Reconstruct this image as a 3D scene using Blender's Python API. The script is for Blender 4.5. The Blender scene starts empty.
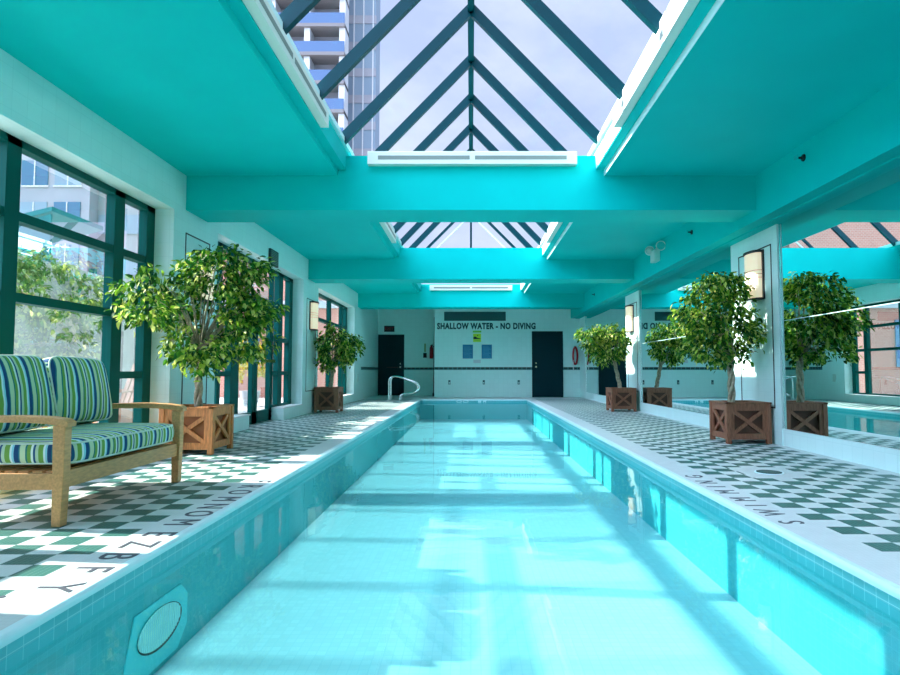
import bpy, bmesh, math, random
from mathutils import Vector, Matrix

SC = bpy.context.scene
COL = SC.collection
R = math.radians

# ------------------------------------------------------------ camera
cam_data = bpy.data.cameras.new('camera')
cam = bpy.data.objects.new('camera', cam_data)
COL.objects.link(cam)
cam_data.sensor_width = 36.0
cam_data.lens = 606.0 / 900.0 * 36.0
cam_data.shift_x = -21.0 / 900.0
cam_data.clip_start = 0.05
cam_data.clip_end = 500
cam.location = (0, 0, 0.86)
cam.rotation_euler = (R(90 + 3.164), 0, 0)
SC.camera = cam

# ------------------------------------------------------------ view, world, sun
SC.view_settings.view_transform = 'Standard'
SC.view_settings.look = 'None'
SC.view_settings.gamma = 1.0
SC.view_settings.use_curve_mapping = False
SC.view_settings.exposure = 0.66
SC.cycles.max_bounces = 14
SC.cycles.diffuse_bounces = 7
SC.cycles.glossy_bounces = 5
SC.cycles.transmission_bounces = 8
SC.cycles.transparent_max_bounces = 24
SC.cycles.sample_clamp_indirect = 8.0
SC.cycles.caustics_reflective = False
SC.cycles.caustics_refractive = False

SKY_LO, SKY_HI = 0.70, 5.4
world = bpy.data.worlds.new('sky')
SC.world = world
world.use_nodes = True
nt = world.node_tree
nt.nodes.clear()
wo = nt.nodes.new('ShaderNodeOutputWorld')
bg = nt.nodes.new('ShaderNodeBackground')
tc = nt.nodes.new('ShaderNodeTexCoord')
nz = nt.nodes.new('ShaderNodeTexNoise')
nz.inputs['Scale'].default_value = 3.5
nz.inputs['Detail'].default_value = 7
nz.inputs['Roughness'].default_value = 0.6
mp = nt.nodes.new('ShaderNodeMapping')
mp.inputs['Scale'].default_value = (1, 1, 2.2)
rp = nt.nodes.new('ShaderNodeValToRGB')
rp.color_ramp.elements[0].position = 0.42
rp.color_ramp.elements[0].color = (0.54, 0.65, 0.98, 1)
rp.color_ramp.elements[1].position = 0.66
rp.color_ramp.elements[1].color = (0.72, 0.81, 1.0, 1)
nt.links.new(tc.outputs['Generated'], mp.inputs['Vector'])
nt.links.new(mp.outputs['Vector'], nz.inputs['Vector'])
nt.links.new(nz.outputs['Fac'], rp.inputs['Fac'])
nt.links.new(rp.outputs['Color'], bg.inputs['Color'])
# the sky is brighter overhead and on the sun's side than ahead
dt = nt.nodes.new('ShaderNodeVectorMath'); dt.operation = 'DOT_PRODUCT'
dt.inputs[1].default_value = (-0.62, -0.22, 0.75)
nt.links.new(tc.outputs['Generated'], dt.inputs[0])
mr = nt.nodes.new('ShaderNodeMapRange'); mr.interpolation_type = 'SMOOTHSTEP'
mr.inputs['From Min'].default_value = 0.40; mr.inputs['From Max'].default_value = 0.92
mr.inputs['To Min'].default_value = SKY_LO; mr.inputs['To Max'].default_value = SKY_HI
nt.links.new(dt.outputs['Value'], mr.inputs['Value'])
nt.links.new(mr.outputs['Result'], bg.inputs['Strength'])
nt.links.new(bg.outputs['Background'], wo.inputs['Surface'])

SUN_TAN = 0.535
sun_data = bpy.data.lights.new('sun', 'SUN')
sun_data.energy = 11.5
sun_data.angle = R(0.6)
sun_data.color = (1.0, 0.93, 0.84)
sun = bpy.data.objects.new('sun', sun_data)
COL.objects.link(sun)
sun.rotation_euler = Vector((1.0, -0.11, -SUN_TAN)).to_track_quat('-Z', 'Y').to_euler()
sun.location = (-20, 5, 14)

# added second sun, straight down through the skylight, to fill the pool floor
sun2_data = bpy.data.lights.new('pool_fill_sun', 'SUN')
sun2_data.energy = 2.6
sun2_data.angle = R(2.5)
sun2_data.color = (0.95, 0.98, 1.0)
sun2 = bpy.data.objects.new('pool_fill_sun', sun2_data)
COL.objects.link(sun2)
sun2.rotation_euler = Vector((-0.03, -0.05, -1.0)).to_track_quat('-Z', 'Y').to_euler()
sun2.location = (0, 8, 20)

# ------------------------------------------------------------ dimensions
XL, XR, XS = -3.30, 3.63, 3.30       # left wall, mirror wall, soffit face
ZC = 3.12                            # ceiling
PX0, PX1, PY0, PY1 = -1.53, 1.69, -0.9, 18.4
PZ = -0.60
WZ = -0.085
T = 0.154
Y0 = -3.2                            # wall behind the camera

# ------------------------------------------------------------ materials
def new_mat(name):
    m = bpy.data.materials.new(name)
    m.use_nodes = True
    return m, m.node_tree, m.node_tree.nodes['Principled BSDF']

def mat(name, col, rough=0.5, metal=0.0, var=0.0, vscale=6.0, bump=0.0, bscale=40.0, spec=0.5, emit=None, estr=0.0, stretch=None):
    m, t, p = new_mat(name)
    p.inputs['Base Color'].default_value = (*col, 1)
    p.inputs['Roughness'].default_value = rough
    p.inputs['Metallic'].default_value = metal
    p.inputs['Specular IOR Level'].default_value = spec
    if emit:
        p.inputs['Emission Color'].default_value = (*emit, 1)
        p.inputs['Emission Strength'].default_value = estr
    if var or bump:
        c = t.nodes.new('ShaderNodeTexCoord')
        mpp = t.nodes.new('ShaderNodeMapping')
        if stretch: mpp.inputs['Scale'].default_value = stretch
        t.links.new(c.outputs['Object'], mpp.inputs['Vector'])
        if var:
            n = t.nodes.new('ShaderNodeTexNoise')
            n.inputs['Scale'].default_value = vscale
            n.inputs['Detail'].default_value = 5
            t.links.new(mpp.outputs['Vector'], n.inputs['Vector'])
            r = t.nodes.new('ShaderNodeValToRGB')
            r.color_ramp.elements[0].position = 0.3
            r.color_ramp.elements[1].position = 0.7
            r.color_ramp.elements[0].color = (*[x * (1 - var) for x in col], 1)
            r.color_ramp.elements[1].color = (*[min(1, x * (1 + var)) for x in col], 1)
            t.links.new(n.outputs['Fac'], r.inputs['Fac'])
            t.links.new(r.outputs['Color'], p.inputs['Base Color'])
        if bump:
            n2 = t.nodes.new('ShaderNodeTexNoise')
            n2.inputs['Scale'].default_value = bscale
            t.links.new(mpp.outputs['Vector'], n2.inputs['Vector'])
            b = t.nodes.new('ShaderNodeBump')
            b.inputs['Strength'].default_value = bump
            b.inputs['Distance'].default_value = 0.01
            t.links.new(n2.outputs['Fac'], b.inputs['Height'])
            t.links.new(b.outputs['Normal'], p.inputs['Normal'])
    return m

class NT:
    """tiny helper for building maths in a node tree"""
    def __init__(s, t): s.t = t
    def m(s, op, a, b=None, c=None, clamp=False):
        n = s.t.nodes.new('ShaderNodeMath'); n.operation = op; n.use_clamp = clamp
        for i, v in enumerate((a, b, c)):
            if v is None: continue
            if isinstance(v, (int, float)): n.inputs[i].default_value = v
            else: s.t.links.new(v, n.inputs[i])
        return n.outputs[0]
    def mix(s, f, a, b):
        n = s.t.nodes.new('ShaderNodeMix'); n.data_type = 'RGBA'
        for i, v in ((0, f), (6, a), (7, b)):
            if isinstance(v, (int, float)): n.inputs[i].default_value = v
            elif isinstance(v, tuple): n.inputs[i].default_value = (*v, 1)
            else: s.t.links.new(v, n.inputs[i])
        return n.outputs[2]
    def xyz(s, out='Object'):
        c = s.t.nodes.new('ShaderNodeTexCoord'); x = s.t.nodes.new('ShaderNodeSeparateXYZ')
        s.t.links.new(c.outputs[out], x.inputs[0])
        return x.outputs[0], x.outputs[1], x.outputs[2], c.outputs[out]

def tile_mat(name, base, grout, size, gw=0.04, rough=0.3, var=0.06, axes='xyz', spec=0.5):
    """square tiles with grout in every axis plane (faces perpendicular to an axis ignore that axis)"""
    m, t, p = new_mat(name); h = NT(t)
    x, y, z, co = h.xyz()
    g = t.nodes.new('ShaderNodeNewGeometry'); ns = t.nodes.new('ShaderNodeSeparateXYZ')
    t.links.new(g.outputs['Normal'], ns.inputs[0])
    tot = None
    for i, (a, k) in enumerate(((x, 'x'), (y, 'y'), (z, 'z'))):
        if k not in axes: continue
        f = h.m('FRACT', h.m('DIVIDE', h.m('ADD', a, 0.003), size))
        line = h.m('LESS_THAN', f, gw)
        on = h.m('LESS_THAN', h.m('ABSOLUTE', ns.outputs[i]), 0.7)
        v = h.m('MULTIPLY', line, on)
        tot = v if tot is None else h.m('MAXIMUM', tot, v)
    # a slight difference from tile to tile
    w = t.nodes.new('ShaderNodeTexWhiteNoise')
    sn = t.nodes.new('ShaderNodeVectorMath'); sn.operation = 'SNAP'
    t.links.new(co, sn.inputs[0]); sn.inputs[1].default_value = (size, size, size)
    t.links.new(sn.outputs[0], w.inputs['Vector'])
    b2 = tuple(c * (1 - var * 2) for c in base)
    bb = h.mix(w.outputs['Value'], base, b2)
    t.links.new(h.mix(tot, bb, grout), p.inputs['Base Color'])
    p.inputs['Roughness'].default_value = rough
    p.inputs['Specular IOR Level'].default_value = spec
    return m

M = {}
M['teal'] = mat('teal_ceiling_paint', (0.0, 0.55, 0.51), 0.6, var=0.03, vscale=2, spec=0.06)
M['curb'] = mat('sunlit_white_paint', (0.62, 0.84, 0.82), 0.5)
M['wall'] = tile_mat('white_wall_tile', (0.69, 0.92, 0.88), (0.60, 0.84, 0.80), 0.152, 0.03, 0.35, 0.015)
M['white'] = mat('white_paint', (0.80, 0.82, 0.80), 0.45)
M['cream'] = mat('cream_metal', (0.72, 0.80, 0.70), 0.4)
M['slot'] = mat('slot_grey', (0.20, 0.26, 0.22), 0.6)
M['frame'] = mat('green_window_metal', (0.0, 0.082, 0.070), 0.45, var=0.05, spec=0.08)
M['rafter'] = mat('dark_teal_skylight_metal', (0.0, 0.040, 0.052), 0.4, var=0.05, spec=0.15)
M['doorteal'] = mat('dark_teal_door_paint', (0.0, 0.028, 0.036), 0.5, spec=0.1)
M['black'] = mat('black_plastic', (0.01, 0.013, 0.014), 0.4)
M['chrome'] = mat('polished_steel', (0.85, 0.88, 0.88), 0.15, metal=1.0)
M['soil'] = mat('potting_soil', (0.035, 0.025, 0.018), 0.95, var=0.4, vscale=60, bump=0.6)
M['wood'] = mat('stained_cedar', (0.66, 0.24, 0.07), 0.55, var=0.28, vscale=14, stretch=(6, 6, 1), bump=0.15)
M['wood2'] = mat('dark_stained_cedar', (0.26, 0.10, 0.05), 0.6, var=0.3, vscale=14, stretch=(6, 6, 1), bump=0.15)
M['wood_back'] = mat('recess_shaded_cedar', (0.34, 0.11, 0.03), 0.7, var=0.2)  # backing coloured darker to stand for shade behind the braces
M['wood2_back'] = mat('recess_shaded_dark_cedar', (0.10, 0.038, 0.02), 0.7, var=0.2)  # same painted recess shade for the dark planters
M['teak'] = mat('teak', (0.60, 0.30, 0.11), 0.5, var=0.18, vscale=16, stretch=(5, 1, 5), bump=0.1)
M['bark'] = mat('pale_bark', (0.42, 0.36, 0.25), 0.85, var=0.3, vscale=30, bump=0.5)
M['red'] = mat('red_enamel', (0.45, 0.012, 0.02), 0.4)
M['grille'] = mat('grey_louvre', (0.01, 0.10, 0.10), 0.6)
M['yellow'] = mat('lime_yellow_sign', (0.62, 0.80, 0.03), 0.5)
M['lime'] = mat('lime_green_sign', (0.22, 0.58, 0.06), 0.5)
M['poster'] = mat('blue_notice', (0.01, 0.19, 0.36), 0.5)
M['posterline'] = mat('blue_print', (0.10, 0.42, 0.60), 0.5)
M['ink'] = mat('dark_lettering', (0.01, 0.05, 0.055), 0.5)
M['inkdeck'] = mat('slate_tile_lettering', (0.06, 0.07, 0.09), 0.5)
M['sconce'] = mat('cream_alabaster_glass', (0.86, 0.72, 0.52), 0.5, var=0.05, vscale=12, emit=(1.0, 0.78, 0.52), estr=0.35)
M['brass'] = mat('brass_band', (0.35, 0.22, 0.08), 0.35, metal=0.6)
M['terrace'] = tile_mat('terrace_pavers', (0.42, 0.40, 0.38), (0.25, 0.24, 0.23), 0.45, 0.03, 0.8, 0.08)
M['stucco'] = mat('pale_stucco', (0.55, 0.56, 0.56), 0.85, var=0.15, vscale=2.5, bump=0.2)
M['concrete'] = mat('pale_concrete', (0.44, 0.44, 0.47), 0.8, var=0.06, vscale=0.8)
M['slab'] = mat('balcony_concrete', (0.26, 0.24, 0.23), 0.8)
M['blueglass'] = mat('blue_tinted_glazing', (0.12, 0.20, 0.34), 0.5, spec=0.15)
M['paleglass'] = mat('pale_tinted_glazing', (0.32, 0.42, 0.50), 0.5, spec=0.15)
M['canopy'] = mat('teal_canopy_metal', (0.01, 0.16, 0.17), 0.5)
M['drain'] = mat('dark_drain_cover', (0.008, 0.06, 0.06), 0.5)
M['glyph'] = mat('white_depth_tile', (0.75, 0.95, 0.95), 0.4)

# brick
m, t, p = new_mat('salmon_brick')
br = t.nodes.new('ShaderNodeTexBrick'); h = NT(t)
x, y, z, co = h.xyz()
cb = t.nodes.new('ShaderNodeCombineXYZ')
t.links.new(h.m('ADD', x, y), cb.inputs[0]); t.links.new(z, cb.inputs[1])
t.links.new(cb.outputs[0], br.inputs['Vector'])
br.inputs['Color1'].default_value = (0.50, 0.20, 0.145, 1)
br.inputs['Color2'].default_value = (0.44, 0.17, 0.12, 1)
br.inputs['Mortar'].default_value = (0.46, 0.33, 0.28, 1)
br.inputs['Scale'].default_value = 4.0
br.inputs['Mortar Size'].default_value = 0.02
t.links.new(br.outputs['Color'], p.inputs['Base Color']); p.inputs['Roughness'].default_value = 0.85
M['brick'] = m

# deck floor
m, t, p = new_mat('deck_checker_tile'); h = NT(t)
x, y, z, co = h.xyz()
def checker(ox, oy):
    a = h.m('FLOOR', h.m('DIVIDE', h.m('SUBTRACT', x, ox), T))
    b = h.m('FLOOR', h.m('DIVIDE', h.m('SUBTRACT', y, oy), T))
    s = h.m('FLOORED_MODULO', h.m('ADD', a, b), 2.0)
    return h.m('LESS_THAN', s, 0.5)
cr = h.m('MULTIPLY', checker(1.96, 3.25), h.m('GREATER_THAN', x, 1.96))
cr = h.m('MULTIPLY', cr, h.m('LESS_THAN', x, 3.50))
cl = h.m('MULTIPLY', checker(-1.79 - 10 * T, 3.36), h.m('LESS_THAN', x, -1.79))
ck = h.m('MAXIMUM', cr, cl)
ck = h.m('MULTIPLY', ck, h.m('LESS_THAN', y, 18.65))
# plain tiles round the floor drain
dx = h.m('ABSOLUTE', h.m('SUBTRACT', x, 2.53)); dy = h.m('ABSOLUTE', h.m('SUBTRACT', y, 5.2))
plain = h.m('MULTIPLY', h.m('LESS_THAN', dx, 0.24), h.m('LESS_THAN', dy, 0.28))
ck = h.m('MULTIPLY', ck, h.m('SUBTRACT', 1.0, plain))
# mosaic grout
fx = h.m('LESS_THAN', h.m('FRACT', h.m('DIVIDE', x, 0.0257)), 0.10)
fy = h.m('LESS_THAN', h.m('FRACT', h.m('DIVIDE', y, 0.0257)), 0.10)
gr = h.m('MULTIPLY', h.m('MAXIMUM', fx, fy), 0.30)
n = t.nodes.new('ShaderNodeTexNoise'); n.inputs['Scale'].default_value = 9; n.inputs['Detail'].default_value = 6
t.links.new(co, n.inputs['Vector'])
lite = h.mix(n.outputs['Fac'], (0.53, 0.60, 0.58), (0.63, 0.69, 0.67))
dark = h.mix(n.outputs['Fac'], (0.008, 0.09, 0.08), (0.035, 0.16, 0.125))
c = h.mix(ck, lite, dark)
c = h.mix(gr, c, (0.40, 0.46, 0.44))
t.links.new(c, p.inputs['Base Color'])
p.inputs['Roughness'].default_value = 0.42
p.inputs['Specular IOR Level'].default_value = 0.22
M['deck'] = m

M['seam'] = mat('pale_mirror_seam', (0.35, 0.52, 0.52), 0.5)
M['pool'] = tile_mat('pale_aqua_floor_mosaic', (0.55, 0.54, 0.54), (0.46, 0.49, 0.50), 0.05, 0.10, 0.4, 0.04, spec=0.1)
M['poolwall'] = tile_mat('shade_tinted_wall_mosaic', (0.12, 0.50, 0.52), (0.15, 0.53, 0.55), 0.05, 0.08, 0.5, 0.02, spec=0.1)  # same mosaic as the floor, with shade and water tint put into the colour
M['poolband'] = tile_mat('aqua_waterline_tile', (0.10, 0.50, 0.54), (0.30, 0.66, 0.68), 0.076, 0.05, 0.3, 0.05)
M['coping'] = mat('coping_edge_tile', (0.62, 0.84, 0.85), 0.35)

# water: clear, tinted, mirror-like at grazing angles
m = bpy.data.materials.new('pool_water_surface'); m.use_nodes = True
t = m.node_tree; t.nodes.clear(); h = NT(t)
o = t.nodes.new('ShaderNodeOutputMaterial')
tr = t.nodes.new('ShaderNodeBsdfTransparent'); tr.inputs[0].default_value = (0.54, 0.965, 0.975, 1)
gl = t.nodes.new('ShaderNodeBsdfGlossy'); gl.inputs['Roughness'].default_value = 0.015
gl.inputs[0].default_value = (0.9, 1, 1, 1)
fr = t.nodes.new('ShaderNodeFresnel'); fr.inputs[0].default_value = 1.33
x, y, z, co = h.xyz()
n1 = t.nodes.new('ShaderNodeTexNoise'); n1.inputs['Scale'].default_value = 2.2; n1.inputs['Detail'].default_value = 3
t.links.new(co, n1.inputs['Vector'])
bp = t.nodes.new('ShaderNodeBump'); bp.inputs['Strength'].default_value = 0.035; bp.inputs['Distance'].default_value = 0.05
t.links.new(n1.outputs['Fac'], bp.inputs['Height'])
t.links.new(bp.outputs[0], gl.inputs['Normal'])
mx = t.nodes.new('ShaderNodeMixShader')
fm = h.m('MULTIPLY', fr.outputs[0], 0.47)
t.links.new(fm, mx.inputs[0]); t.links.new(tr.outputs[0], mx.inputs[1]); t.links.new(gl.outputs[0], mx.inputs[2])
t.links.new(mx.outputs[0], o.inputs[0])
M['water'] = m

def glass(name, tint, refl=1.0):
    m = bpy.data.materials.new(name); m.use_nodes = True
    t = m.node_tree; t.nodes.clear(); h = NT(t)
    o = t.nodes.new('ShaderNodeOutputMaterial')
    tr = t.nodes.new('ShaderNodeBsdfTransparent'); tr.inputs[0].default_value = (*tint, 1)
    gl = t.nodes.new('ShaderNodeBsdfGlossy'); gl.inputs['Roughness'].default_value = 0.0
    fr = t.nodes.new('ShaderNodeFresnel'); fr.inputs[0].default_value = 1.45
    mx = t.nodes.new('ShaderNodeMixShader')
    t.links.new(h.m('MULTIPLY', fr.outputs[0], refl), mx.inputs[0])
    t.links.new(tr.outputs[0], mx.inputs[1]); t.links.new(gl.outputs[0], mx.inputs[2])
    t.links.new(mx.outputs[0], o.inputs[0])
    return m
M['glass'] = glass('clear_window_glass', (0.93, 0.97, 0.97), 0.45)
M['skyglass'] = glass('skylight_glass', (0.94, 0.96, 0.98), 0.06)

m, t, p = new_mat('mirror_silver')
p.inputs['Metallic'].default_value = 1.0; p.inputs['Roughness'].default_value = 0.0
p.inputs['Base Color'].default_value = (0.70, 0.88, 0.87, 1)
M['mirror'] = m

# leaves
def leaf_mat(name, cols):
    m = bpy.data.materials.new(name); m.use_nodes = True
    t = m.node_tree; t.nodes.clear()
    o = t.nodes.new('ShaderNodeOutputMaterial')
    g = t.nodes.new('ShaderNodeNewGeometry')
    r = t.nodes.new('ShaderNodeValToRGB')
    while len(r.color_ramp.elements) < len(cols): r.color_ramp.elements.new(0.5)
    for i, c in enumerate(cols):
        r.color_ramp.elements[i].position = i / (len(cols) - 1); r.color_ramp.elements[i].color = (*c, 1)
    t.links.new(g.outputs['Random Per Island'], r.inputs[0])
    d = t.nodes.new('ShaderNodeBsdfPrincipled'); d.inputs['Roughness'].default_value = 0.5; d.inputs['Specular IOR Level'].default_value = 0.25
    tl = t.nodes.new('ShaderNodeBsdfTranslucent')
    mx = t.nodes.new('ShaderNodeMixShader'); mx.inputs[0].default_value = 0.35
    t.links.new(r.outputs[0], d.inputs['Base Color']); t.links.new(r.outputs[0], tl.inputs[0])
    t.links.new(d.outputs[0], mx.inputs[1]); t.links.new(tl.outputs[0], mx.inputs[2]); t.links.new(mx.outputs[0], o.inputs[0])
    return m
M['leaf'] = leaf_mat('ficus_leaves', [(0.006, 0.06, 0.008), (0.015, 0.12, 0.012), (0.07, 0.24, 0.015), (0.28, 0.45, 0.03), (0.78, 0.78, 0.22)])
M['leafy'] = leaf_mat('golden_leaves', [(0.45, 0.35, 0.02), (0.7, 0.5, 0.03), (0.30, 0.35, 0.05)])
M['leafv'] = leaf_mat('vine_leaves', [(0.06, 0.18, 0.05), (0.16, 0.32, 0.10), (0.35, 0.45, 0.22)])

# striped fabric
def stripe_mat(name, axis, skew=0.0, off=0.0):
    m, t, p = new_mat(name); h = NT(t)
    xyz = h.xyz()
    a = xyz[axis]
    g = t.nodes.new('ShaderNodeNewGeometry'); ns = t.nodes.new('ShaderNodeSeparateXYZ')
    vt = t.nodes.new('ShaderNodeVectorTransform'); vt.vector_type = 'NORMAL'; vt.convert_from = 'WORLD'; vt.convert_to = 'OBJECT'
    t.links.new(g.outputs['True Normal'], vt.inputs[0]); t.links.new(vt.outputs[0], ns.inputs[0])
    side = h.m('GREATER_THAN', h.m('ABSOLUTE', ns.outputs[1]), 0.8)
    a = h.m('ADD', h.m('MULTIPLY', a, h.m('SUBTRACT', 1.0, side)), h.m('MULTIPLY', xyz[0], side))
    n = t.nodes.new('ShaderNodeTexNoise'); n.inputs['Scale'].default_value = 5.0
    t.links.new(xyz[3], n.inputs['Vector'])
    a = h.m('ADD', a, h.m('MULTIPLY', h.m('SUBTRACT', n.outputs['Fac'], 0.5), 0.03))
    a = h.m('ADD', a, h.m('MULTIPLY', xyz[0], skew))
    f = h.m('FRACT', h.m('DIVIDE', h.m('ADD', a, off + 10.0), 0.185))
    r = t.nodes.new('ShaderNodeValToRGB'); r.color_ramp.interpolation = 'CONSTANT'
    st = [(0, (0.17, 0.36, 0.06)), (0.15, (0.72, 0.86, 0.82)), (0.21, (0.28, 0.66, 0.74)), (0.27, (0.005, 0.06, 0.17)),
          (0.40, (0.02, 0.20, 0.22)), (0.44, (0.55, 0.68, 0.42)), (0.60, (0.02, 0.20, 0.18)), (0.65, (0.17, 0.36, 0.06)),
          (0.76, (0.75, 0.85, 0.75)), (0.83, (0.01, 0.09, 0.20)), (0.90, (0.50, 0.66, 0.45))]
    while len(r.color_ramp.elements) < len(st): r.color_ramp.elements.new(0.5)
    for i, (q, c) in enumerate(st):
        r.color_ramp.elements[i].position = q
    for i, (q, c) in enumerate(st):
        r.color_ramp.elements[i].color = (*c, 1)
    t.links.new(f, r.inputs[0]); t.links.new(r.outputs[0], p.inputs['Base Color'])
    p.inputs['Roughness'].default_value = 0.9
    n2 = t.nodes.new('ShaderNodeTexNoise'); n2.inputs['Scale'].default_value = 14
    t.links.new(xyz[3], n2.inputs['Vector'])
    b = t.nodes.new('ShaderNodeBump'); b.inputs['Strength'].default_value = 0.4; b.inputs['Distance'].default_value = 0.02
    t.links.new(n2.outputs['Fac'], b.inputs['Height']); t.links.new(b.outputs[0], p.inputs['Normal'])
    return m
M['stripe'] = stripe_mat('striped_canvas', 1)
M['stripe_back'] = stripe_mat('striped_canvas_back', 1, -0.10)

# ------------------------------------------------------------ mesh helpers
class MB:
    def __init__(s): s.v = []; s.f = []; s.sm = []
    def add(s, vs, fs, smooth=False):
        k = len(s.v); s.v += [tuple(v) for v in vs]; s.f += [tuple(i + k for i in f) for f in fs]; s.sm += [smooth] * len(fs); return s
    def box(s, x0, x1, y0, y1, z0, z1):
        x0, x1 = sorted((x0, x1)); y0, y1 = sorted((y0, y1)); z0, z1 = sorted((z0, z1))
        vs = [(x, y, z) for z in (z0, z1) for y in (y0, y1) for x in (x0, x1)]
        return s.add(vs, [(0, 2, 3, 1), (4, 5, 7, 6), (0, 1, 5, 4), (2, 6, 7, 3), (0, 4, 6, 2), (1, 3, 7, 5)])
    def bar(s, a, b, w, hgt, up=(0, 0, 1)):
        a = Vector(a); b = Vector(b); d = (b - a).normalized(); u = Vector(up)
        r = d.cross(u)
        if r.length < 1e-4: r = d.cross(Vector((0, 1, 0)))
        r.normalize(); u = r.cross(d).normalized()
        vs = []
        for q in (a, b):
            for i, j in ((-1, -1), (1, -1), (1, 1), (-1, 1)): vs.append(q + r * w / 2 * i + u * hgt / 2 * j)
        return s.add(vs, [(0, 1, 2, 3), (7, 6, 5, 4), (0, 4, 5, 1), (1, 5, 6, 2), (2, 6, 7, 3), (3, 7, 4, 0)])
    def tube(s, pts, rad, n=10, cap=True):
        pts = [Vector(q) for q in pts]
        rads = rad if isinstance(rad, (list, tuple)) else [rad] * len(pts)
        rings = []; ref = None
        for i, q in enumerate(pts):
            d = (pts[min(i + 1, len(pts) - 1)] - pts[max(i - 1, 0)]).normalized()
            if ref is None: ref = Vector((0, 0, 1)) if abs(d.z) < 0.9 else Vector((1, 0, 0))
            r = d.cross(ref).normalized(); u = r.cross(d).normalized(); ref = u
            rings.append([q + (r * math.cos(2 * math.pi * k / n) + u * math.sin(2 * math.pi * k / n)) * rads[i] for k in range(n)])
        vs = [v for rg in rings for v in rg]; fs = []
        for i in range(len(rings) - 1):
            for k in range(n):
                fs.append((i * n + k, i * n + (k + 1) % n, (i + 1) * n + (k + 1) % n, (i + 1) * n + k))
        s.add(vs, fs, True)
        if cap:
            s.add(rings[0], [tuple(range(n - 1, -1, -1))]); s.add(rings[-1], [tuple(range(n))])
        return s
    def disc(s, c, axis, r, th, n=24, r2=None):
        c = Vector(c); a = Vector(axis).normalized()
        return s.tube([c, c + a * th], [r, r2 or r], n)
    def prism(s, poly, axis, a, b):
        """extrude a 2D polygon along an axis ('x': poly=(y,z), 'y': poly=(x,z), 'z': poly=(x,y))"""
        def P(q, h): return {'x': (h, q[0], q[1]), 'y': (q[0], h, q[1]), 'z': (q[0], q[1], h)}[axis]
        n = len(poly)
        vs = [P(q, a) for q in poly] + [P(q, b) for q in poly]
        fs = [tuple(range(n)), tuple(range(2 * n - 1, n - 1, -1))] + [(i, i + n, (i + 1) % n + n, (i + 1) % n) for i in range(n)]
        return s.add(vs, fs)
    def build(s, name, m, parent=None, bevel=0.0, shift=None):
        me = bpy.data.meshes.new(name)
        vs = s.v if shift is None else [tuple(Vector(v) - Vector(shift)) for v in s.v]
        me.from_pydata(vs, [], s.f)
        bm = bmesh.new(); bm.from_mesh(me); bmesh.ops.recalc_face_normals(bm, faces=bm.faces); bm.to_mesh(me); bm.free()
        for i, q in enumerate(me.polygons): q.use_smooth = s.sm[i]
        me.materials.append(m); me.update()
        o = bpy.data.objects.new(name, me); COL.objects.link(o)
        if parent: o.parent = parent
        if bevel:
            b = o.modifiers.new('bevel', 'BEVEL'); b.width = bevel; b.segments = 2; b.limit_method = 'ANGLE'
        return o

def empty(name, loc=(0, 0, 0), rz=0.0):
    o = bpy.data.objects.new(name, None); COL.objects.link(o)
    o.location = loc; o.rotation_euler = (0, 0, rz); o.empty_display_size = 0.1
    return o

def tag(o, label=None, cat=None, group=None, kind=None):
    if label: o['label'] = label
    if cat: o['category'] = cat
    if group: o['group'] = group
    if kind: o['kind'] = kind
    return o

def struct(o, label=None, cat=None):
    o['kind'] = 'structure'
    if label: o['label'] = label
    if cat: o['category'] = cat
    return o

def copy_tree(o, parent=None):
    c = o.copy(); COL.objects.link(c); c.parent = parent
    for ch in o.children: copy_tree(ch, c)
    return c

def text_mesh(body, size, mtl, name, matrix, parent=None, extrude=0.002, spacing=1.0, align='CENTER', offset=0.0, sx=1.0):
    cu = bpy.data.curves.new(name + '_tmp', 'FONT')
    cu.body = body; cu.size = size; cu.extrude = extrude; cu.align_x = align; cu.align_y = 'CENTER'
    cu.space_character = spacing; cu.offset = offset; cu.resolution_u = 3
    ob = bpy.data.objects.new(name + '_tmp', cu); COL.objects.link(ob)
    dg = bpy.context.evaluated_depsgraph_get()
    me = bpy.data.meshes.new_from_object(ob.evaluated_get(dg))
    bpy.data.objects.remove(ob); bpy.data.curves.remove(cu)
    me.transform(matrix @ Matrix.Diagonal((sx, 1, 1, 1)))
    me.name = name
    me.materials.clear(); me.materials.append(mtl)
    o = bpy.data.objects.new(name, me); COL.objects.link(o)
    if parent: o.parent = parent
    return o

def facing(loc, right, up):
    """matrix whose x is 'right', y is 'up'"""
    r = Vector(right).normalized(); u = Vector(up).normalized(); n = r.cross(u)
    mm = Matrix((r, u, n)).transposed().to_4x4(); mm.translation = Vector(loc)
    return mm

# ============================================================ STRUCTURE
# floor: deck round the pool
f = MB()
YE = 21.6
f.box(XL - 0.3, PX0 - 0.03, Y0, YE, -0.3, 0)
f.box(PX1 + 0.03, XR + 0.2, Y0, YE, -0.3, 0)
f.box(PX0 - 0.03, PX1 + 0.03, PY1 + 0.03, YE, -0.3, 0)
f.box(PX0 - 0.03, PX1 + 0.03, Y0, PY0 - 0.03, -0.3, 0)
struct(f.build('floor', M['deck']), 'pool deck tiled in white with a dark green checkerboard', 'floor')

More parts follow.
